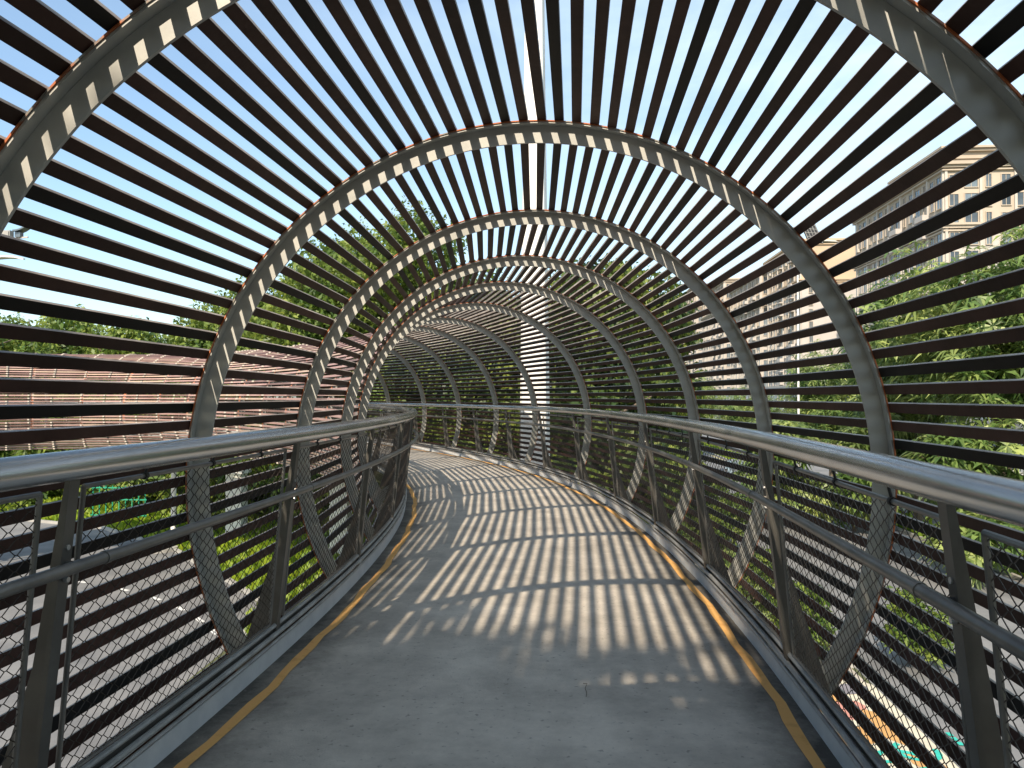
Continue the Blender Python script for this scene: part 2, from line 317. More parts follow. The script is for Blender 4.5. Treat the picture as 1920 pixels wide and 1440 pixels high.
# ------------------------------------------------------------------ arches
ORD = {1: 'nearest', 2: 'second nearest', 3: 'third nearest', 4: 'fourth nearest', 5: 'fifth nearest', 6: 'sixth nearest', 7: 'seventh nearest', 8: 'eighth nearest', 9: 'ninth nearest', 10: 'tenth nearest', 11: 'eleventh nearest', 12: 'twelfth nearest', 13: 'thirteenth nearest', 14: 'fourteenth nearest', 15: 'fifteenth nearest', 16: 'sixteenth nearest', 17: 'seventeenth nearest', 18: 'eighteenth nearest', 19: 'nineteenth nearest', 20: 'twentieth nearest', 21: 'last'}
LOOK = {1: 'steel arch, cropped by the top edge of the photo', 2: 'steel arch, its crown near the top of the photo', }
for k in range(13, 22): LOOK[k] = 'steel arch, on the stretch that loops back across the left background'
N0, N1 = -3, 21
PH = [math.radians(p) for p in np.linspace(-36.5, 216.5, 127)]
for n in range(N0, N1+1):
    lab = (ORD[n]+' '+LOOK.get(n, 'steel arch along the curving slatted tunnel')) if n > 0 else {0: 'grey steel arch directly over the viewer', -1: 'grey steel arch first behind the viewer', -2: 'grey steel arch second behind the viewer', -3: 'grey steel arch third behind the viewer'}[n]
    c = AP(n, 0, 0)
    root = empty('steel_arch', (c.x, c.y, DECK), lab, 'arch', 'steel arches of the slatted tunnel')
    ro = R; wf = .048; hw = .1
    b = MB()   # web plate
    b.sweep([[AP(n, p, ro-.010, wf), AP(n, p, ro-.010-hw, wf), AP(n, p, ro-.010-hw, wf+.014), AP(n, p, ro-.010, wf+.014)] for p in PH])
    b.build('web', M['arch'], root, smooth=True)
    b = MB()   # outer flange
    b.sweep([[AP(n, p, ro, 0), AP(n, p, ro-.009, 0), AP(n, p, ro-.009, 2*wf+.014), AP(n, p, ro, 2*wf+.014)] for p in PH])
    b.build('flange', M['arch'], root, smooth=True)
    b = MB()   # rusty strip under the slat clips
    b.sweep([[AP(n, p, ro+.0075, -.006), AP(n, p, ro+.0005, -.006), AP(n, p, ro+.0005, 2*wf), AP(n, p, ro+.0075, 2*wf)] for p in PH])
    b.build('clip_strip', M['rust'], root)
    for sg in (1, -1):     # foot bracket bolted to the walkway edge
        pf = math.radians(-34 if sg > 0 else 214)
        a = AP(n, pf, ro-.03, wf+.02); x, y, t = pth(sarch(n)); t += PSI
        ax = (.63 if sg > 0 else -.71)
        q = Vector(((x+ax*math.cos(t))*R-(wf+.02)*math.sin(t), (y+ax*math.sin(t))*R+(wf+.02)*math.cos(t), EYE+(ZC-.50)*R))
        u = Vector((-math.sin(t), math.cos(t), 0)); b = MB()
        b.sweep([[a+Vector((0, 0, .11)), a+Vector((0, 0, -.10)), a+Vector((0, 0, -.10))+u*.016, a+Vector((0, 0, .11))+u*.016], [q+Vector((0, 0, .09)), q+Vector((0, 0, -.12)), q+Vector((0, 0, -.12))+u*.016, q+Vector((0, 0, .09))+u*.016]])
        br = b.build('foot_bracket', M['arch'], root)
        b = MB(); d = (q-a)
        for f in (.25, .5):
            for dz in (-.045, .05):
                c0 = a+d*f+Vector((0, 0, dz)); b.tube([c0-u*.014, c0+u*.002], .013, 6)
        b.build('bolt', M['steel_dark'], br)
# ------------------------------------------------------------------ slats: one screen per bay, each slat its own part
PHS = [math.radians(89.2+2.93*k) for k in range(45, -1, -1)] + [math.radians(89.2-2.872*k) for k in range(1, 47)]
sl_rng = random.Random(3)
BL = [False]*len(PHS); k_ = 2
while k_ < len(PHS): BL[k_] = True; k_ += sl_rng.choice((3, 4, 4, 5, 6))
WORDS = {k: v for k, v in ORD.items()}
for n in range(N0, N1):
    if n >= 1: lab = 'brown slats spanning from the %s arch to the %s arch' % (ORD[n], ORD[n+1])
    else: lab = {0: 'brown slats overhead between the viewer and the nearest arch', -1: 'brown slats just behind the viewer', -2: 'brown slats in the second bay behind the viewer', -3: 'brown slats in the third bay behind the viewer'}[n]
    c = AP(n, 0, 0); root = empty('slat_screen', (c.x, c.y, DECK), lab, 'slat screen', 'slatted bays of the tunnel')
    lo = 0
    for i, p in enumerate(PHS):
        j = (sl_rng.random()-.5)*math.radians(.12)
        w, h = .0545, .034
        a0 = AP(n, p+j, R+.008, .058); a1 = AP(n, p+j, R+.008+h, .058); b0 = AP(n+1, p+j, R+.008, .050); b1 = AP(n+1, p+j, R+.008+h, .050)
        t0 = (AP(n, p+.01, R, 0)-AP(n, p-.01, R, 0)).normalized()*w/2; t1 = (AP(n+1, p+.01, R, 0)-AP(n+1, p-.01, R, 0)).normalized()*w/2
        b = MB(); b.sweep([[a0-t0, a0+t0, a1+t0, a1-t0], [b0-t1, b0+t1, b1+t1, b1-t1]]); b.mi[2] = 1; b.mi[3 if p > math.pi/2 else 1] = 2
        b.build('slat', [M['slat_black' if BL[i] else 'slat'], M[('sunlit_faded', 'sunlit_faded', 'sunlit_faded2', 'sunlit_faded3', 'sunlit_faded')[(i*7+n*3+i//5) % 5]], M['skylit_dusty']], root)
    if n >= 11:     # pale clips on the outer side, seen where the tunnel loops back
        b = MB()
        for p in PHS[::1]:
            for f in ((0, .6) if n % 2 else (.05, .45)):
                if sl_rng.random() < .18: continue
                a = AP(n, p, R+.046, .05); q = AP(n+1, p, R+.046, .05); c = a.lerp(q, f); b.box(c, (.07, .07, .045))
        b.build('clips', M['clip'], root)['kind'] = 'stuff'
# ------------------------------------------------------------------ railings
def railing(side):
    sg = 1 if side == 'R' else -1
    aH, zH = (.550, .134) if sg > 0 else (-.631, .137)
    aM, zM = (.541, -.004) if sg > 0 else (-.612, -.008)
    aT, zT = (.572, .085) if sg > 0 else (-.648, .10)
    aB, zB = (.612, -.372) if sg > 0 else (-.688, -.362)
    ps = [(.968 if sg > 0 else 1.075)+.93*k for k in range(-4, 22)]
    o = P3(0, aB, ZD)
    root = empty('railing', o, ('steel railing with wire mesh on the right side of the walkway' if sg > 0 else 'steel railing with wire mesh on the left, inner side of the bend'), 'railing', 'railings along the walkway')
    sr = np.arange(ps[0]-.3, ps[-1]+.3, .12)
    b = MB(); b.tube([P3(s, aH, zH) for s in sr], .047, 20)
    for s in ps[::3]:
        c = P3(s+.42, aH, zH); d = (P3(s+.43, aH, zH)-c).normalized(); b.tube([c-d*.002, c+d*.002], .0482, 20)
    b.build('handrail', M['handrail'], root, smooth=True)
    b = MB(); b.tube([P3(s, aM, zM) for s in sr], .0195, 12)
    for s in ps:
        c = P3(s+.05, aM, zM); d = (P3(s+.06, aM, zM)-c).normalized(); b.tube([c-d*.012, c+d*.012], .022, 12)
    b.build('mid_rail', M['steel_dark'], root, smooth=True)
    b = MB()
    for dz, r, da in ((.002, .012, 0), (-.018, .014, -.006), (-.0345, .009, -.009)): b.tube([P3(s, aB+sg*da, zB+dz-.006) for s in sr], r, 8)
    b.build('bottom_rail', M['rail_satin'], root, smooth=True)
    b = MB(); b.sweep([[P3(s, aB+sg*q, z_) for q, z_ in ((.0045, zB-.004), (.0045, zB-.037), (.0075, zB-.037), (.0075, zB-.004))] for s in sr]); b.build('bottom_channel', M['post'], root)
    nw = .0
    for i, s in enumerate(ps):
        # post: flat bar with a fin that widens towards its foot
        tp = P3(s, .546 if sg > 0 else -.628, .118); bt = P3(s, .618 if sg > 0 else -.698, ZD-.05)
        x, y, t = pth(s); u = Vector((-math.sin(t), math.cos(t), 0)); lat = Vector((math.cos(t), math.sin(t), 0))*sg
        b = MB()
        W = .024
        b.sweep([[tp-u*W, tp+u*W, tp+u*W+lat*.016, tp-u*W+lat*.016], [bt-u*W, bt+u*W, bt+u*W+lat*.016, bt-u*W+lat*.016]])
        post = b.build('post', M['post'], root)
        b = MB(); mid = tp.lerp(bt, .45)
        w2 = .007
        b.sweep([[p-u*w2+lat*.016, p+u*w2+lat*.016, p+u*w2+lat*(.016+e), p-u*w2+lat*(.016+e)] for p, e in ((tp, .012), (mid, .05), (bt, .20))])
        b.build('fin', M['post'], post)
        b = MB(); q = P3(s, aM, zM)
        pp = tp.lerp(bt, (tp.z-q.z)/(tp.z-bt.z)); b.tube([pp, q+(pp-q)*.0], .009, 8)
        b.build('rail_bracket', M['steel_dark'], post)
        b = MB()
        for dz in (.05, -.05):
            c = pp+Vector((0, 0, dz))+(bt-tp).normalized()*0; b.tube([c+lat*.004, c-lat*.010], .009, 8)
        b.build('bolt', M['steel'], post)
        if i == len(ps)-1: break
        # mesh panel
        s0, s1 = s+.048, ps[i+1]-.048
        def Q(f, g): return P3(s0+(s1-s0)*f, aT+(aB-aT)*g, zT+(zB+.008-zT)*g)
        b = MB(); r = .009
        b.tube([Q(f, 0) for f in np.linspace(0, 1, 6)], r, 8); b.tube([Q(0, 0), Q(0, 1)], r, 8); b.tube([Q(1, 0), Q(1, 1)], r, 8)
        b.tube([Q(f, 1) for f in np.linspace(0, 1, 6)], r*.8, 8)
        fr = b.build('mesh_frame', M['steel_dark'], root, smooth=True)
        b = MB()
        for f in (.2, .5, .8):
            c = Q(f, 0); e = P3(s0+(s1-s0)*f, aH, zH); b.tube([c, Vector((c.x*.6+e.x*.4, c.y*.6+e.y*.4, e.z-.03))], .005, 6)
            d = (Q(f+.01, 0)-c).normalized(); b.tube([c-d*.009, c+d*.009], .0145, 8)
        b.build('hanger', M['black'], fr)
        b = MB(); Wd = (s1-s0)*R; Hd = (Q(0, 0)-Q(0, 1)).length; cw, ch = .078, .048; nrow = round(Hd/ch); k = nrow*cw
        rr = .0019 if s < 6 else .0016; near = -.6 < s < 3.2
        for dirn in (1, -1):
            for m_ in range(-nrow, int(Wd/cw)+1):
                x0 = m_*cw; pts = []
                if near:
                    for j_ in range(2*nrow+1):
                        g = j_/(2*nrow); x = x0+g*k
                        for e in ((-.0045, .0045) if 0 < j_ < 2*nrow else (0,)):
                            xx = x+e
                            if 0 <= xx <= Wd: pts.append(Q(xx/Wd, (g if dirn > 0 else 1-g)))
                else:
                    fa, fc = max(x0, 0), min(x0+k, Wd)
                    if fc-fa > .02:
                        for f in np.linspace(fa, fc, 4): g = (f-x0)/k; pts.append(Q(f/Wd, g if dirn > 0 else 1-g))
                if len(pts) > 1: b.tube(pts, rr, 3, cap=False)
        b.build('wire_mesh', M['wire'], fr)
    return root
railing('R'); railing('L')

# ------------------------------------------------------------------ white mast beyond the bend
root = empty('mast', (-.93, 19.0, 0), 'tall white tapering concrete mast rising behind the slats at the bend', 'mast')
def ring(cx, cy, z, w, rot, ch=.12):
    pts = []
    for i, (a, c) in enumerate(((-1, -1), (1, -1), (1, 1), (-1, 1))):
        for e in ((a*(1-ch), c) if a*c > 0 else (a, c*(1-ch)), (a, c*(1-ch)) if a*c > 0 else (a*(1-ch), c)):
            x, y = e[0]*w/2, e[1]*w/2; pts.append(Vector((cx+x*math.cos(rot)-y*math.sin(rot), cy+x*math.sin(rot)+y*math.cos(rot), z)))
    return pts
b = MB(); b.sweep([ring(-.93, 19, z, w, -.12) for z, w in ((0, .74), (6.4, .64), (15, .45), (24, .30), (24.4, .10))]); b.build('shaft', M['white'], root)
b = MB(); b.sweep([ring(-.93, 19, z, w, -.12) for z, w in ((0, 1.5), (.35, 1.5), (.4, 1.2))]); b.build('base', M['conc'], root)

# ------------------------------------------------------------------ white columns beyond the car park
def at(px, d, z=0):     # photo column and distance ahead -> ground point
    x = (px-960)/F*d; return (x*math.cos(YAW)-d*math.sin(YAW), d*math.cos(YAW)+x*math.sin(YAW), z)
for px, d, lb in ((445, 35, 'square white column at the lawn behind the second arch leg'), (640, 31, 'square white column behind the fourth arch leg'), (262, 44, 'farther white column among the broad-leaved plants')):
    x, y, z = at(px, d); root = empty('column', (x, y, 0), lb, 'column', 'white columns beyond the car park')
    b = MB(); b.box((x, y, 1.5), (.72, .72, 3.0)); b.build('shaft', M['white'], root); b = MB(); b.box((x, y, 3.1), (.95, .95, .2)); b.box((x, y, .12), (.9, .9, .24)); b.build('cap', M['white'], root)

# ------------------------------------------------------------------ trees and plants
def leaves_mesh(name, blobs, n, size, mats_, aspect=.45, whorl=0, droop=.3, seed=0, shell=.6, upbias=.35):
    g = np.random.default_rng(seed); bl = np.array(blobs, float); vol = (bl[:, 3]*bl[:, 4]*bl[:, 5])**(2/3); pr = vol/vol.sum()
    k = max(1, whorl); nc = n//k; idx = g.choice(len(bl), nc, p=pr)
    d = g.normal(size=(nc, 3)); d /= np.linalg.norm(d, axis=1)[:, None]
    rr = shell+(1-shell)*g.random(nc)**.7
    lump = 1+.16*np.sin(d[:, 0]*5+idx*1.3)+.14*np.sin(d[:, 1]*6+idx*2.1)+.12*np.sin(d[:, 2]*7+idx)
    c = bl[idx, :3]+d*bl[idx, 3:6]*(rr*lump)[:, None]
    if whorl:
        a = g.random((nc, 1))*6.28+np.arange(k)[None]*(2*math.pi/k)+g.normal(size=(nc, k))*.15
        ax = d*.6+np.array([0, 0, .8])+g.normal(size=(nc, 3))*.3; ax /= np.linalg.norm(ax, axis=1)[:, None]
        t1 = np.cross(ax, g.normal(size=(nc, 3))); t1 /= np.linalg.norm(t1, axis=1)[:, None]; t2 = np.cross(ax, t1)
        dr = (np.cos(a)[..., None]*t1[:, None]+np.sin(a)[..., None]*t2[:, None])+ax[:, None]*g.uniform(-.1, .7, (nc, k, 1))
        dr /= np.linalg.norm(dr, axis=2)[..., None]; cc = np.repeat(c, k, 0); dr = dr.reshape(-1, 3); up = np.repeat(ax, k, 0)
    else:
        cc = c; dr = g.normal(size=(nc, 3)); dr /= np.linalg.norm(dr, axis=1)[:, None]; up = d*.5+g.normal(size=(nc, 3))*.5+np.array([0, 0, upbias])
    sd = np.cross(dr, up); sd /= np.linalg.norm(sd, axis=1)[:, None]+1e-9
    m = len(cc); ln = size*g.uniform(.6, 1.25, (m, 1)); wd = ln*aspect*.5
    dn = np.array([0, 0, -1.])*droop
    v0 = cc; v1 = cc+dr*ln*.45+sd*wd; v2 = cc+dr*ln+dn*ln; v3 = cc+dr*ln*.45-sd*wd
    V = np.stack([v0, v1, v2, v3], 1).reshape(-1, 3)
    me = bpy.data.meshes.new(name); me.vertices.add(len(V)); me.vertices.foreach_set('co', V.ravel())
    me.loops.add(4*m); me.loops.foreach_set('vertex_index', np.arange(4*m)); me.polygons.add(m)
    me.polygons.foreach_set('loop_start', np.arange(0, 4*m, 4)); me.polygons.foreach_set('loop_total', np.full(m, 4))
    me.materials.append(mats_); me.update(calc_edges=True); me.validate(); return me
def crown_blobs(r, h0, h1, n, seed, flat=.8):
    g = random.Random(seed); out_ = []
    for i in range(n):
        a = g.uniform(0, 6.28); q = g.random()**.6*r*.72; z = g.uniform(h0, h1); f = 1-.45*abs((z-(h0+h1)/2)/((h1-h0)/2+.01)); rad = r*g.uniform(.28, .46)
        out_.append((math.cos(a)*q*f, math.sin(a)*q*f, z, rad, rad, rad*flat))
    return out_
def trunk_mesh(h, r, h0, rad, seed, nl=7):
    g = random.Random(seed); b = MB()
    p = [Vector((0, 0, 0)), Vector((g.uniform(-.1, .1), g.uniform(-.1, .1), h*.35)), Vector((g.uniform(-.25, .25), g.uniform(-.25, .25), h*.7)), Vector((g.uniform(-.3, .3), g.uniform(-.3, .3), h))]
    b.tube(p, [r, r*.8, r*.5, r*.15], 9)
    for i in range(nl):
        a = g.uniform(0, 6.28); z = h0*.75+(h-h0*.75)*g.random()*.7; s = Vector((0, 0, z)); L_ = rad*g.uniform(.5, .85)
        m_ = s+Vector((math.cos(a)*L_*.5, math.sin(a)*L_*.5, L_*.35)); e = s+Vector((math.cos(a+.2)*L_, math.sin(a+.2)*L_, L_*.6))
        b.tube([s, m_, e], [r*.4, r*.25, r*.06], 6)
    return b
PROTO = {}
def tree(key, loc, label, group, h=10, r=3.5, h0=3, n=14, leaves=9000, size=.35, m='leafA', whorl=0, droop=.25, aspect=.45, seed=1, scale=1, rot=0, name='tree', flat=.8, cat='tree', shell=.55, nbl=None, tr=.22, blobs=None):
    if key not in PROTO:
        bl = blobs or crown_blobs(r, h0, h-r*.3, n, seed, flat)
        PROTO[key] = (leaves_mesh('crown', bl, leaves, size, M[m], aspect, whorl, droop, seed, shell), trunk_mesh(h*.86, tr, h0, r, seed).build('trunk', M['bark'], link=False).data)
    o = empty(name, loc, label, cat, group); o.rotation_euler = (0, 0, rot); o.scale = (scale,)*3
    for nm, me in (('crown', PROTO[key][0]), ('trunk', PROTO[key][1])):
        c = bpy.data.objects.new(nm, me); COL.objects.link(c); c.parent = o
    return o
G1 = 'trees beyond the looping tunnel'
tree('L1', at(470, 46), 'bushy green tree above the middle of the looping tunnel', G1, h=14.0, r=5, h0=5, n=22, leaves=26000, size=.34, seed=2, rot=.3)
tree('L1', at(600, 43), 'tall green tree left of the tunnel bend, behind the looping stretch', G1, scale=1.12, rot=2.2)
tree('L2', at(770, 40), 'tallest leafy tree, its top showing between slats left of the mast', G1, h=16.5, r=4.6, h0=6, n=24, leaves=26000, size=.32, seed=5)
tree('L2', at(690, 44), 'leafy green tree between the two tallest trees behind the tunnel', G1, scale=.98, rot=1.7)
tree('L1', at(905, 40), 'rounded green tree just left of the white mast', G1, scale=.98, rot=4.0)
tree('L3', at(390, 60), 'distant tree with a ragged top at the right end of the left tree line', G1, h=12.5, r=4.5, h0=4, n=16, leaves=12000, size=.4, seed=8, m='leafC')
for i, (px, d, s, w) in enumerate(((-60, 62, 1.2, 'leftmost'), (60, 66, 1.22, 'second'), (165, 72, 1.33, 'third, slightly taller'), (235, 64, 1.17, 'fourth'), (315, 66, 1.15, 'fifth'))):
    tree('L4', at(px, d), w+' tree from the left in the low tree line at the left', G1, h=12.5, r=5.2, h0=3, n=18, leaves=14000, size=.42, seed=12, rot=i*1.1, scale=s, m='leafA')
# climbing mass and trees behind the bend
G2 = 'trees crowding the outer side of the bend'
BT = [(1085, 24, 1.0, 'leafC', 'dark green tree against the right side of the white mast'), (1150, 27, 1.1, 'leafC', 'tree right of the mast seen between the fifth and sixth arches'), (1215, 32, 1.05, 'leafC', 'green tree at the left end of the apartment blocks'), (930, 27, .92, 'leafC', 'shaded tree behind the slats left of the mast'), (850, 29, .9, 'leafC', 'shaded tree behind the far arches'), (770, 31, .86, 'leafC', 'shaded tree behind the farthest visible arches')]
for i, (px, d, s, m_, lb) in enumerate(BT):
    tree('B1', at(px, d), lb, G2, h=10.2, r=3.0, h0=1.5, n=26, leaves=26000, size=.23, seed=21, rot=i*1.3, scale=s, m='leafC', aspect=.6)
G3 = 'broad shrubs in the planting below the bridge'
for i, (px, d, s, lb) in enumerate(((1120, 24, 1, 'dense shrub under the mast side of the bend'), (1040, 23, 1.05, 'dense shrub at the foot of the white mast'), (1190, 26, 1.1, 'dense shrub left of the street, behind the fifth arch'), (960, 23.5, 1, 'shrub in shade left of the mast foot'), (1255, 33, 1.2, 'light green shrub beside the street near the parked cars'), (1335, 31, .8, 'shrub at the street edge behind the third arch leg'), (1180, 19, .65, 'low shrub right below the outer railing'), (1300, 20, .5, 'small lit shrub below the right railing'), (880, 25, 1.1, 'shrub behind the far railing, left of centre'), (800, 27, 1.1, 'shrub behind the far end of the railing'))):
    tree('S1', at(px, d), lb, G3, h=4.6, r=2.2, h0=.5, n=16, leaves=11000, size=.24, seed=31, rot=i*.9, scale=s, m='leafC' if i % 3 else 'leafA', name='shrub', cat='shrub', tr=.1, aspect=.55)
# whorled-leaf street trees across the road, right
G4 = 'long-leaved trees along the far side of the street'
WT = [(1880, 30, 1.05, 'nearest long-leaved tree, filling the right edge of the photo'), (1720, 37, .85, 'long-leaved tree with a forked trunk behind the second arch leg'), (1560, 47, .75, 'long-leaved tree in front of the tan building'), (1800, 47, 1.04, 'long-leaved tree partly hiding the right apartment tower'), (1400, 62, .57, 'distant long-leaved tree left of the third arch leg'), (1310, 82, .68, 'farthest long-leaved street tree, at the foot of the apartment row')]
for i, (px, d, s, lb) in enumerate(WT):
    tree('W%d' % (i % 2), at(px, d), lb, G4, h=13.2, r=5.4, h0=6.4, n=24, leaves=16500, size=.60, seed=41+i % 2, rot=i*1.9, scale=s, m='leafB', whorl=8, droop=.35, aspect=.2, name='street_tree', tr=.30, shell=.5)
tree('W2', at(1600, 37), 'low long-leaved young tree beside the street behind the right railing', G4, h=5.6, r=2.6, h0=1.2, n=14, leaves=9000, size=.5, seed=45, m='leafB', whorl=8, droop=.4, aspect=.26, name='street_tree', tr=.1)
tree('W2', at(1830, 27), 'low long-leaved tree behind the white barrier at the right edge', G4, scale=1.05, rot=2, name='street_tree')
tree('W2', at(1480, 38), 'low long-leaved tree between the second and third arch legs', G4, scale=1.05, rot=4, name='street_tree')
tree('W2', at(1705, 41), 'low long-leaved tree right of the second arch leg', G4, scale=1.1, rot=5, name='street_tree')
tree('S2', at(1715, 18.5), 'small rounded bush beside the near lane of the street', G3, h=1.9, r=1.0, h0=.3, n=9, leaves=2600, size=.2, seed=33, m='leafA', name='shrub', cat='shrub', tr=.06)
tree('S2', at(1490, 19), 'small yellow-green bush at the foot of the second arch', G3, scale=1.1, rot=1, name='shrub', cat='shrub')
tree('S2', at(1400, 22), 'small round bush by the kerb below the third arch leg', G3, scale=1.2, rot=2, name='shrub', cat='shrub')
# hedge of broad-leaved plants left
G5 = 'broad-leaved plants behind the car park'
HL = ['leftmost', 'second', 'third', 'fourth', 'fifth', 'sixth', 'seventh', 'eighth']
for i in range(8):
    tree('H1', at(-70+i*92, 53-i*2.2), HL[i]+' of the broad-leaved plants behind the car park lawn', G5, h=5.0, r=3.0, h0=.5, n=14, leaves=5200, size=.62, seed=51, rot=i*.8, m='leafA', whorl=6, droop=.3, aspect=.34, name='broad_leaved_plant', cat='plant', tr=.1)
fl = empty('flowering_shrub', at(38, 42, 0), 'shrub with a cluster of red flowers at the left edge', 'shrub')
for nm, me in (('crown', PROTO['S2'][0]), ('flowers', leaves_mesh('flowers', [(0, 0, 1.05, .3, .3, .25)], 160, .16, M['red'], .8, 0, .1, 3))):
    c = bpy.data.objects.new(nm, me); COL.objects.link(c); c.parent = fl
fl.location.z = 0; fl.scale = (1.4, 1.4, 1.35)
# trees behind the viewer: they shade the near part of the walkway
tree('K1', (-4.3, -11.8, 0), 'broad tree behind the viewer that shades the near walkway', 'trees behind the viewer', h=17.8, r=5.8, h0=9.3, n=60, leaves=110000, size=.56, seed=61, m='leafA', shell=.15)
tree('K1', (1.1, -12.2, 0), 'second broad tree behind the viewer, to the right', 'trees behind the viewer', scale=1.05, rot=2)
tree('K1', (-10.0, -9.6, 0), 'broad tree behind the viewer, beside the car park', 'trees behind the viewer', scale=.95, rot=4)

# ------------------------------------------------------------------ buildings on the right
def window_mesh(w, h, frame=M['bwarm']):
    b = MB(); b.cur = 0; t = .12
    b.box((0, -.06, h/2+t/2), (w+2*t, .16, t)); b.box((0, -.09, -h/2-t/2), (w+2*t, .24, t)); b.box((-w/2-t/2, -.06, 0), (t, .16, h)); b.box((w/2+t/2, -.06, 0), (t, .16, h)); b.box((0, -.045, 0), (.07, .07, h))
    b.cur = 1; b.box((0, -.015, 0), (w, .03, h)); o = b.build('window', [frame, M['glass']], link=False); return o.data
WM = {'a': window_mesh(1.3, 1.8), 'b': window_mesh(1.9, 2.0), 'c': window_mesh(.8, 2.0)}
def building(x0, x1, y0, y1, top, label, wall, lower, seed=0, pent=None, cols=(2.6, 2.6), blankY=False, fl=3.0):
    g = random.Random(seed); root = empty('apartment_building', (x0, y0, 0), label, 'building', 'apartment blocks across the street')
    H = EYE+top; b = MB(); zs = H-9.6; e = .22
    b.box(((x0+x1)/2, (y0+y1)/2, H-4.8), (x1-x0, y1-y0, 9.6)); b.build('upper_wall', M[wall], root)
    b = MB(); b.box(((x0+x1)/2, (y0+y1)/2, zs/2), (x1-x0-.1, y1-y0-.1, zs)); b.build('wall', M[lower], root)
    b = MB()
    for z, hh, o in ((H+.25, .5, 1.1), (H-.2, .4, .7), (H-.7, .25, .45), (zs+.35, .35, .8), (zs-.05, .45, .5), (zs-.6, .25, .3)):
        b.box(((x0+x1)/2, (y0+y1)/2, z), (x1-x0+2*o, y1-y0+2*o, hh))
    b.build('cornice', M[wall], root)
    if pent:
        px0, px1, py0, py1, ph = pent; b = MB(); b.box(((px0+px1)/2, (py0+py1)/2, H+ph/2+.5), (px1-px0, py1-py0, ph))
        for z, o in ((H+ph+.6, 1.0), (H+ph+.2, .6), (H+ph-.9, .3)): b.box(((px0+px1)/2, (py0+py1)/2, z), (px1-px0+2*o, py1-py0+2*o, .35))
        b.build('penthouse', M[wall], root)
    b = MB()     # pilaster strips
    W = []
    nX = int((y1-y0)/cols[0]); nY = int((x1-x0)/cols[1]); nf = int(H/fl)-1
    for i in range(nX+1):
        if i % 2 == 0: b.box((x0-.14, min(y1-.2, y0+.2+i*cols[0]), H/2), (.28, .38, H-1.6))
    if not blankY:
        for i in range(nY+1):
            if i % 2 == 0: b.box((min(x1-.2, x0+.2+i*cols[1]), y0-.14, H/2), (.38, .28, H-1.6))
    b.build('pilasters', M['btrim'], root)
    for f in range(nf):
        z = H-2.4-f*fl
        if z < 4: break
        if abs(z-zs) < .9: continue
        for i in range(nX): W.append((z, 'X', y0+(i+.55)*cols[0], 'bac'[i % 3]))
        if not blankY:
            for i in range(nY): W.append((z, 'Y', x0+(i+.55)*cols[1], 'abc'[i % 3]))
        else: W.append((z, 'Y', x0+2.2, 'c'))
    W.sort(key=lambda q: -q[0]); rest = MB()
    for k, (z, fc, p, ty) in enumerate(W):
        me = WM[ty]; Mx = Matrix.Translation((x0, p, z)) @ Matrix.Rotation(-math.pi/2, 4, 'Z') if fc == 'X' else Matrix.Translation((p, y0, z))
        if k < 100:
            o = bpy.data.objects.new('window', me); COL.objects.link(o); o.parent = root; o.matrix_local = Matrix.Translation((-x0, -y0, 0)) @ Mx
        else:
            off = len(rest.v); rest.v += [tuple(Mx @ v.co) for v in me.vertices]; rest.f += [tuple(i+off for i in q.vertices) for q in me.polygons]; rest.mi += [q.material_index for q in me.polygons]
    if rest.v: rest.build('window', [M['btrim'], M['glass']], root)['kind'] = 'stuff'
    b = MB()
    for k in range(26):
        z = H-3.6-g.randrange(0, 8)*fl
        b = MB()
        if g.random() < .6: b.box((x0-.35, y0+g.uniform(2, y1-y0-2), z), (.5, .9, .65))
        elif not blankY: b.box((x0+g.uniform(2, x1-x0-2), y0-.35, z), (.9, .5, .65))
        if b.v: b.build('air_conditioner', M['btrim'], root)
    # balcony slabs with parapets on the long side
    for f in range(nf):
        z = H-3.9-f*fl
        if z < 4: break
        for i in (2, 6): 
            if i < nX: b = MB(); b.box((x0-.55, y0+(i+.55)*cols[0], z), (1.1, 2.9, .9 if f % 3 else .25)); b.build('balcony', M[lower], root)
    return root
building(58.1, 92, 125, 163, 36.2, 'large beige apartment tower with a stepped cornice at the right', 'bwarm', 'bgrey', 1, pent=(58.4, 80, 125.3, 144, 2.2))
building(55, 70, 190, 222, 37.5, 'tan apartment block with a mostly blank sunlit end wall', 'btan', 'bgrey', 2, blankY=True)
building(54, 72, 226, 268, 36, 'beige apartment block directly left of the tan one', 'bwarm', 'bgrey', 3)
building(53, 72, 274, 320, 41, 'middle beige apartment block in the receding row', 'bwarm', 'bgrey', 4)
building(52, 72, 328, 385, 47, 'second farthest beige apartment block in the receding row', 'bwarm', 'bgrey', 5)
building(50, 72, 395, 460, 50, 'farthest apartment block, at the left end of the row', 'bwarm', 'bgrey', 6)

def podium():
    root = empty('shop_row', (33, 34, 0), 'long low white shop building glimpsed behind the street trees', 'building')
    b = MB(); b.box((41, 112, 3.9), (16, 156, 7.8)); b.build('wall', M['white'], root)
    b = MB(); b.box((41, 112, 8.0), (17, 157, .4)); b.box((32.9, 112, 4.3), (.6, 156.5, .5)); b.build('roof', M['conc'], root)
    for i in range(24):
        y = 37+i*6.4
        for z, h in ((2.0, 2.8), (5.9, 1.7)):
            w = MB(); w.box((32.93, y, z), (.12, 4.4, h)); o = w.build('window', M['glass'], root)
            f = MB(); f.box((32.84, y, z+h/2), (.12, 4.7, .12)); f.box((32.84, y, z-h/2), (.12, 4.7, .12)); f.box((32.84, y, z), (.12, .1, h)); f.build('frame', M['btrim'], o)
podium()
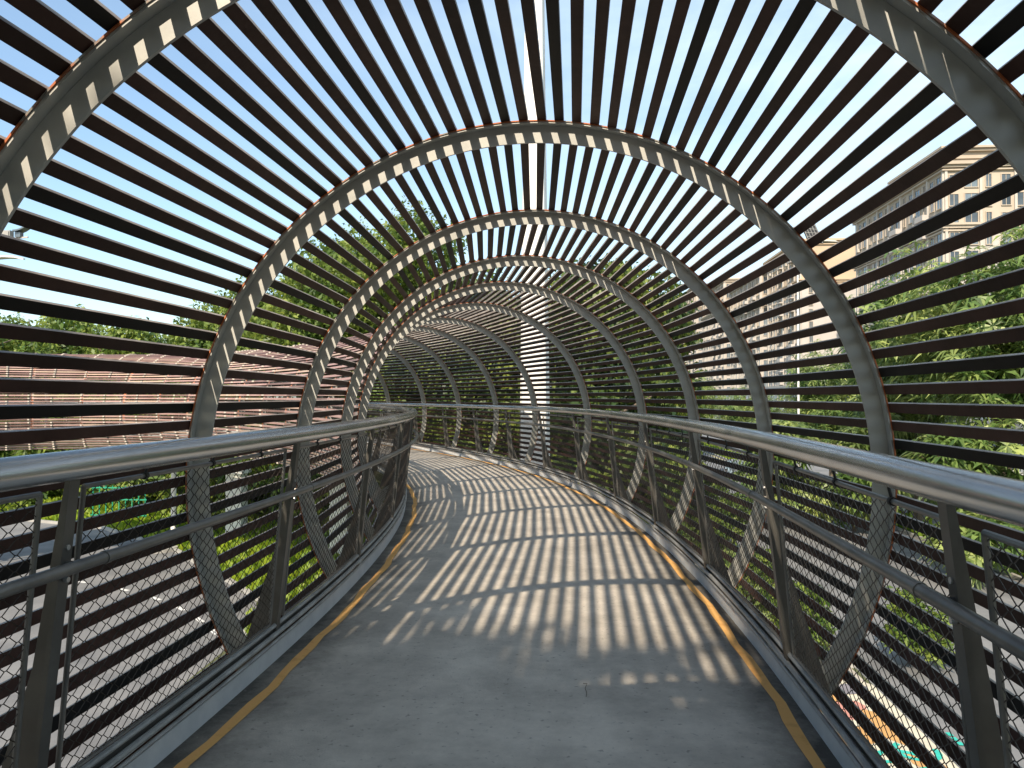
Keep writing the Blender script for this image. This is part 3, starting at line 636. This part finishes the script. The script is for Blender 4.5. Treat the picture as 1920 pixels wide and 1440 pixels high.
# ------------------------------------------------------------------ street things
def lamp(loc, h, label, solar=False, rot=0):
    root = empty('street_lamp', loc, label, 'street lamp', 'street lamps'); x, y, z = loc; cr, sr = math.cos(rot), math.sin(rot)
    b = MB(); b.tube([(x, y, 0), (x, y, h*.5), (x, y, h)], [.08, .06, .04], 10); b.build('pole', M['white'], root, smooth=True)
    b = MB(); b.tube([(x, y, h-.5), (x+.7*cr, y+.7*sr, h-.15), (x+1.6*cr, y+1.6*sr, h)], .035, 8); b.build('arm', M['white'], root)
    b = MB(); b.sweep([[Vector((x+d*cr-s*sr, y+d*sr+s*cr, h+zz)) for s, zz in ((-w, 0), (w, 0), (w*.6, t), (-w*.6, t))] for d, w, t in ((1.5, .08, .06), (1.8, .2, .12), (2.5, .2, .1), (2.7, .06, .05))]); b.build('lamp_head', M['btrim'], root)
    if solar:
        b = MB(); c = Vector((x+.95*cr, y+.95*sr, h+.45)); u = Vector((cr, sr, 0)); w = Vector((-sr*.5, cr*.5, .85)).normalized(); n = u.cross(w)
        b.cur = 0; b.beam(c-w*.75, c+w*.75, u, 1.0, .05)
        b.cur = 1
        for i in range(-2, 3): b.beam(c-w*.75+u*i*.22+n*.03, c+w*.75+u*i*.22+n*.03, u, .02, .02)
        for i in range(-2, 3): b.beam(c-u*.48+w*i*.3+n*.03, c+u*.48+w*i*.3+n*.03, w, .02, .02)
        b.build('solar_panel', [M['black'], M['conc']], root)
    return root
p = at(1497, 44); lamp((p[0], p[1], 0), EYE+9.0, 'slim white lamp post with a tilted solar panel, before the towers', True, .35)
p = at(-22, 40); x, y = p[0], p[1]; root = empty('street_lamp', (x, y, 0), 'white mast with floodlights high at the left edge, against the sky', 'street lamp', 'street lamps')
b = MB(); b.tube([(x, y, 0), (x, y, EYE+4), (x, y, EYE+8.6)], [.14, .11, .08], 10); b.build('pole', M['white'], root, smooth=True)
b = MB(); b.beam((x, y, EYE+8.15), (x+2.1, y, EYE+8.3), (0, 0, 1), .07, .07); b.build('arm', M['btrim'], root)
b = MB(); b.box((x+1.0, y-.1, EYE+8.45), (.55, .3, .34)); b.box((x+1.02, y-.27, EYE+8.45), (.42, .05, .22)); b.build('floodlight', M['conc'], root)
b = MB(); b.sweep([[Vector((x+1.45+t*.75, y+q*.3*(1-.3*t), EYE+8.34+t*t*.32+w)) for q, w in ((-1, .22), (1, .22), (1, .30), (-1, .30))] for t in (0, .25, .5, .75, 1)]); b.box((x+1.6, y, EYE+8.42), (.3, .25, .25)); b.build('reflector', M['glass'], root)
b = MB(); b.sweep([[Vector((x+d, y+q*w, EYE+7.15+u+h_)) for q, h_ in ((-1, 0), (1, 0), (1, .09), (-1, .09))] for d, w, u in ((0, .15, 0), (.9, .3, .08), (1.5, .28, .05), (1.9, .08, -.04))]); b.build('lamp_head', M['white'], root)
# white sign-free pole with a round base in the car park
p = at(327, 33.3); root = empty('white_pole', p, 'slim white pole on a round base at the edge of the lawn', 'pole')
b = MB(); b.tube([(p[0], p[1], .15), (p[0], p[1], 3.4)], .11, 10); b.build('shaft', M['white'], root, smooth=True)
b = MB(); b.tube([(p[0]-.3, p[1]-.6, 0), (p[0]-.3, p[1]-.6, .16)], 1.0, 28); b.build('base', M['conc'], root)
# green railings glimpsed among the plants
p = at(225, 39.5); root = empty('green_fence', p, 'small green wire fence among the broad-leaved plants', 'fence')
b = MB()
for i in range(9): b.tube([(p[0]-1.4+i*.35, p[1], 0), (p[0]-1.4+i*.35, p[1], 1.9)], .03, 6)
b.build('pickets', M['green'], root); b = MB()
for z in (.4, 1.2, 1.8): b.beam((p[0]-1.5, p[1]-.04, z), (p[0]+1.5, p[1]-.04, z), (0, 0, 1), .06, .03)
b.build('rails', M['green'], root)
# white picket barrier along the street
seg = None
for i in range(26):
    y0 = 2+i*3.05
    if seg is None:
        seg = empty('barrier_section', (16.0, y0, 0), 'white picket barrier section on the median', 'barrier', 'white barrier sections along the street')
        b = MB()
        for k in range(18): b.box((16, y0+.12+k*.16, .62), (.025, .06, .86))
        b.build('pickets', M['white'], seg); b = MB()
        for z in (.22, 1.02): b.beam((16.03, y0, z), (16.03, y0+3.0, z), (0, 0, 1), .06, .03)
        b.build('rails', M['white'], seg); b = MB()
        for yy in (y0+.02, y0+2.98): b.box((16, yy, .6), (.08, .05, 1.2))
        b.build('posts', M['white'], seg); b = MB(); b.box((15.97, y0+1.4, .9), (.02, .14, .22)); b.build('reflector', M['red'], seg)
        seg0 = seg
    else:
        c = seg0.copy(); COL.objects.link(c); c.location.y = y0
        for ch in seg0.children: d = ch.copy(); COL.objects.link(d); d.parent = c
# cars
def car(loc, rot, m, label):
    root = empty('parked_car', (0, 0, 0), label, 'car', 'cars on the street'); b = MB()
    prof = [(-2.2, .35), (-2.25, .75), (-1.95, .95), (-1.0, 1.02), (-.35, 1.42), (1.0, 1.46), (1.75, 1.05), (2.15, .95), (2.25, .6), (2.2, .35)]
    def pr(y, inset=0): return [Vector((x, y*(1 if z < 1.03 else .8), z)) for x, z in prof]
    b.sweep([pr(-.86), pr(-.9), pr(.9), pr(.86)]); b.build('body', m, root)
    b = MB()
    for sg in (-1, 1):
        b.add([(-.9, sg*.885, 1.03), (-.36, sg*.735, 1.37), (.95, sg*.735, 1.40), (1.6, sg*.885, 1.06)], [(0, 1, 2, 3)])
    b.add([(-1.03, -.7, 1.05), (-1.03, .7, 1.05), (-.40, .62, 1.42), (-.40, -.62, 1.42)], [(0, 1, 2, 3)]); b.add([(1.08, -.62, 1.45), (1.08, .62, 1.45), (1.75, .7, 1.09), (1.75, -.7, 1.09)], [(0, 1, 2, 3)])
    b.build('windows', M['glass'], root)
    for x in (-1.4, 1.4):
        for sg in (-1, 1):
            b = MB(); b.tube([(x, sg*.72, .33), (x, sg*.93, .33)], .33, 16); w = b.build('wheel', M['black'], root); b = MB(); b.tube([(x, sg*.90, .33), (x, sg*.945, .33)], .19, 12); b.build('rim', M['steel'], w)
    for sg in (-1, 1):
        b = MB(); b.box((-2.22, sg*.62, .78), (.1, .34, .14)); b.build('headlight', M['glass'], root)
    root.location = loc; root.rotation_euler = (0, 0, rot); return root
p = at(1262, 52); car((p[0], p[1], 0), math.pi/2, M['carwhite'], 'white car behind the shrubs, left of the street')
p = at(1247, 57); car((p[0], p[1], 0), math.pi/2+.1, M['carblue'], 'blue car parked just beyond the white one')
car((13.2, 62, 0), math.pi/2, M['carsilver'], 'silver car far up the street by the barrier')
car((9.3, 95, 0), -math.pi/2, M['carwhite'], 'distant white car in the middle of the street')
# painted ground picture beside the street
p0 = Vector(at(1640, 15.2))+Vector((.12, 0, 0)); root = empty('ground_mural', p0, 'colourful petals painted on the paving beside the street', 'mural')
def blob(cx, cy, pts, z): return [(cx+x, cy+y, z) for x, y in pts]
def mural(name, m, shapes, z):
    for k, sh in enumerate(shapes if name != 'checkered_patch' else [shapes]):
        b = MB()
        for q in ([sh] if name != 'checkered_patch' else sh): b.add([(p0.x+x, p0.y+y, z+.001*(k % 3)) for x, y in q], [tuple(range(len(q)))])
        o = b.build(name, m, root)
        for q in o.data.polygons:
            if q.normal.z < 0: q.flip()
def petal(cx, cy, a, l, w): 
    c, s = math.cos(a), math.sin(a); return [(cx+u*c-v*s, cy+u*s+v*c) for u, v in ((0, 0), (l*.25, w*.8), (l*.6, w), (l*.9, w*.55), (l, 0), (l*.9, -w*.55), (l*.6, -w), (l*.25, -w*.8))]
def ringp(cx, cy, r, w, a0, a1, n=14):
    A = np.linspace(a0, a1, n); return [(cx+r*math.cos(a), cy+r*math.sin(a)) for a in A]+[(cx+(r-w)*math.cos(a), cy+(r-w)*math.sin(a)) for a in A[::-1]]
mural('painted_field', M['mp_cream'], [[(-2.1, -3.2), (.62, -3.2), (.62, 2.2), (-.4, 3.4), (-2.1, 3.0)]], .010)
mural('pink_petal', M['mp_pink'], [petal(-.8, 1.6, 1.2, 1.5, .42), petal(-.9, .2, .9, 1.3, .42), petal(-.2, -3.0, 1.2, 1.5, .55), petal(.1, -3.3, 2.2, 1.4, .5), petal(-1.3, 2.2, .2, 1.1, .35)], .014)
mural('orange_petal', M['mp_orange'], [petal(.1, -.9, 1.7, 1.7, .34), petal(-1.2, -.9, .6, 1.3, .36), petal(-.3, 1.0, 1.9, 1.2, .3), petal(-1.6, .3, .9, 1.0, .3), petal(.3, -2.0, 1.9, .9, .26)], .018)
mural('grey_patch', M['mp_grey'], [petal(-1.7, 1.2, .3, 1.2, .4), petal(-1.0, -1.9, 1.4, 1.0, .34), petal(-.4, 1.7, .4, .9, .3), petal(-.9, -.3, 2.0, .9, .3)], .022)
mural('teal_outline', M['mp_teal'], [ringp(-.25, -1.6, .55, .12, .2, 5.4), ringp(.15, -1.1, .42, .11, 2.2, 6.6), ringp(-.5, -1.75, .25, .10, 0, 5.8), ringp(.1, -2.1, .4, .10, .5, 3.6)], .026)
mural('teal_square', M['mp_teal'], [[(.78+i*.13+q*0, -.8+j*.2), (.88+i*.13, -.8+j*.2), (.88+i*.13, -.65+j*.2), (.78+i*.13, -.65+j*.2)] for i in range(3) for j in range(3) if (i, j) != (1, 1) for q in (0,)], .026)
mural('checkered_patch', M['mp_dark'], [[(-1.9+i*.09, -3.0+j*.12), (-1.81+i*.09, -3.0+j*.12), (-1.81+i*.09, -2.88+j*.12), (-1.9+i*.09, -2.88+j*.12)] for i in range(9) for j in range(9) if (i+j) % 2 == 0], .022)

# a twig and a few dry leaves fallen on the walkway
z0 = EYE+(ZC+ZD)*R+.004
d_ = 5.45; x_, y_, _ = at(1098, 3.75); root = tag(MB().build('twig', M['bark']), 'thin curled twig lying on the middle of the walkway', 'twig') if False else None
b = MB(); b.tube([(x_, y_, z0+.003), (x_+.004, y_+.05, z0+.004), (x_-.003, y_+.11, z0+.003), (x_+.008, y_+.15, z0+.012), (x_-.012, y_+.165, z0+.006)], .0014, 5)
tag(b.build('twig', M['bark']), 'thin curled twig lying on the middle of the walkway', 'twig')
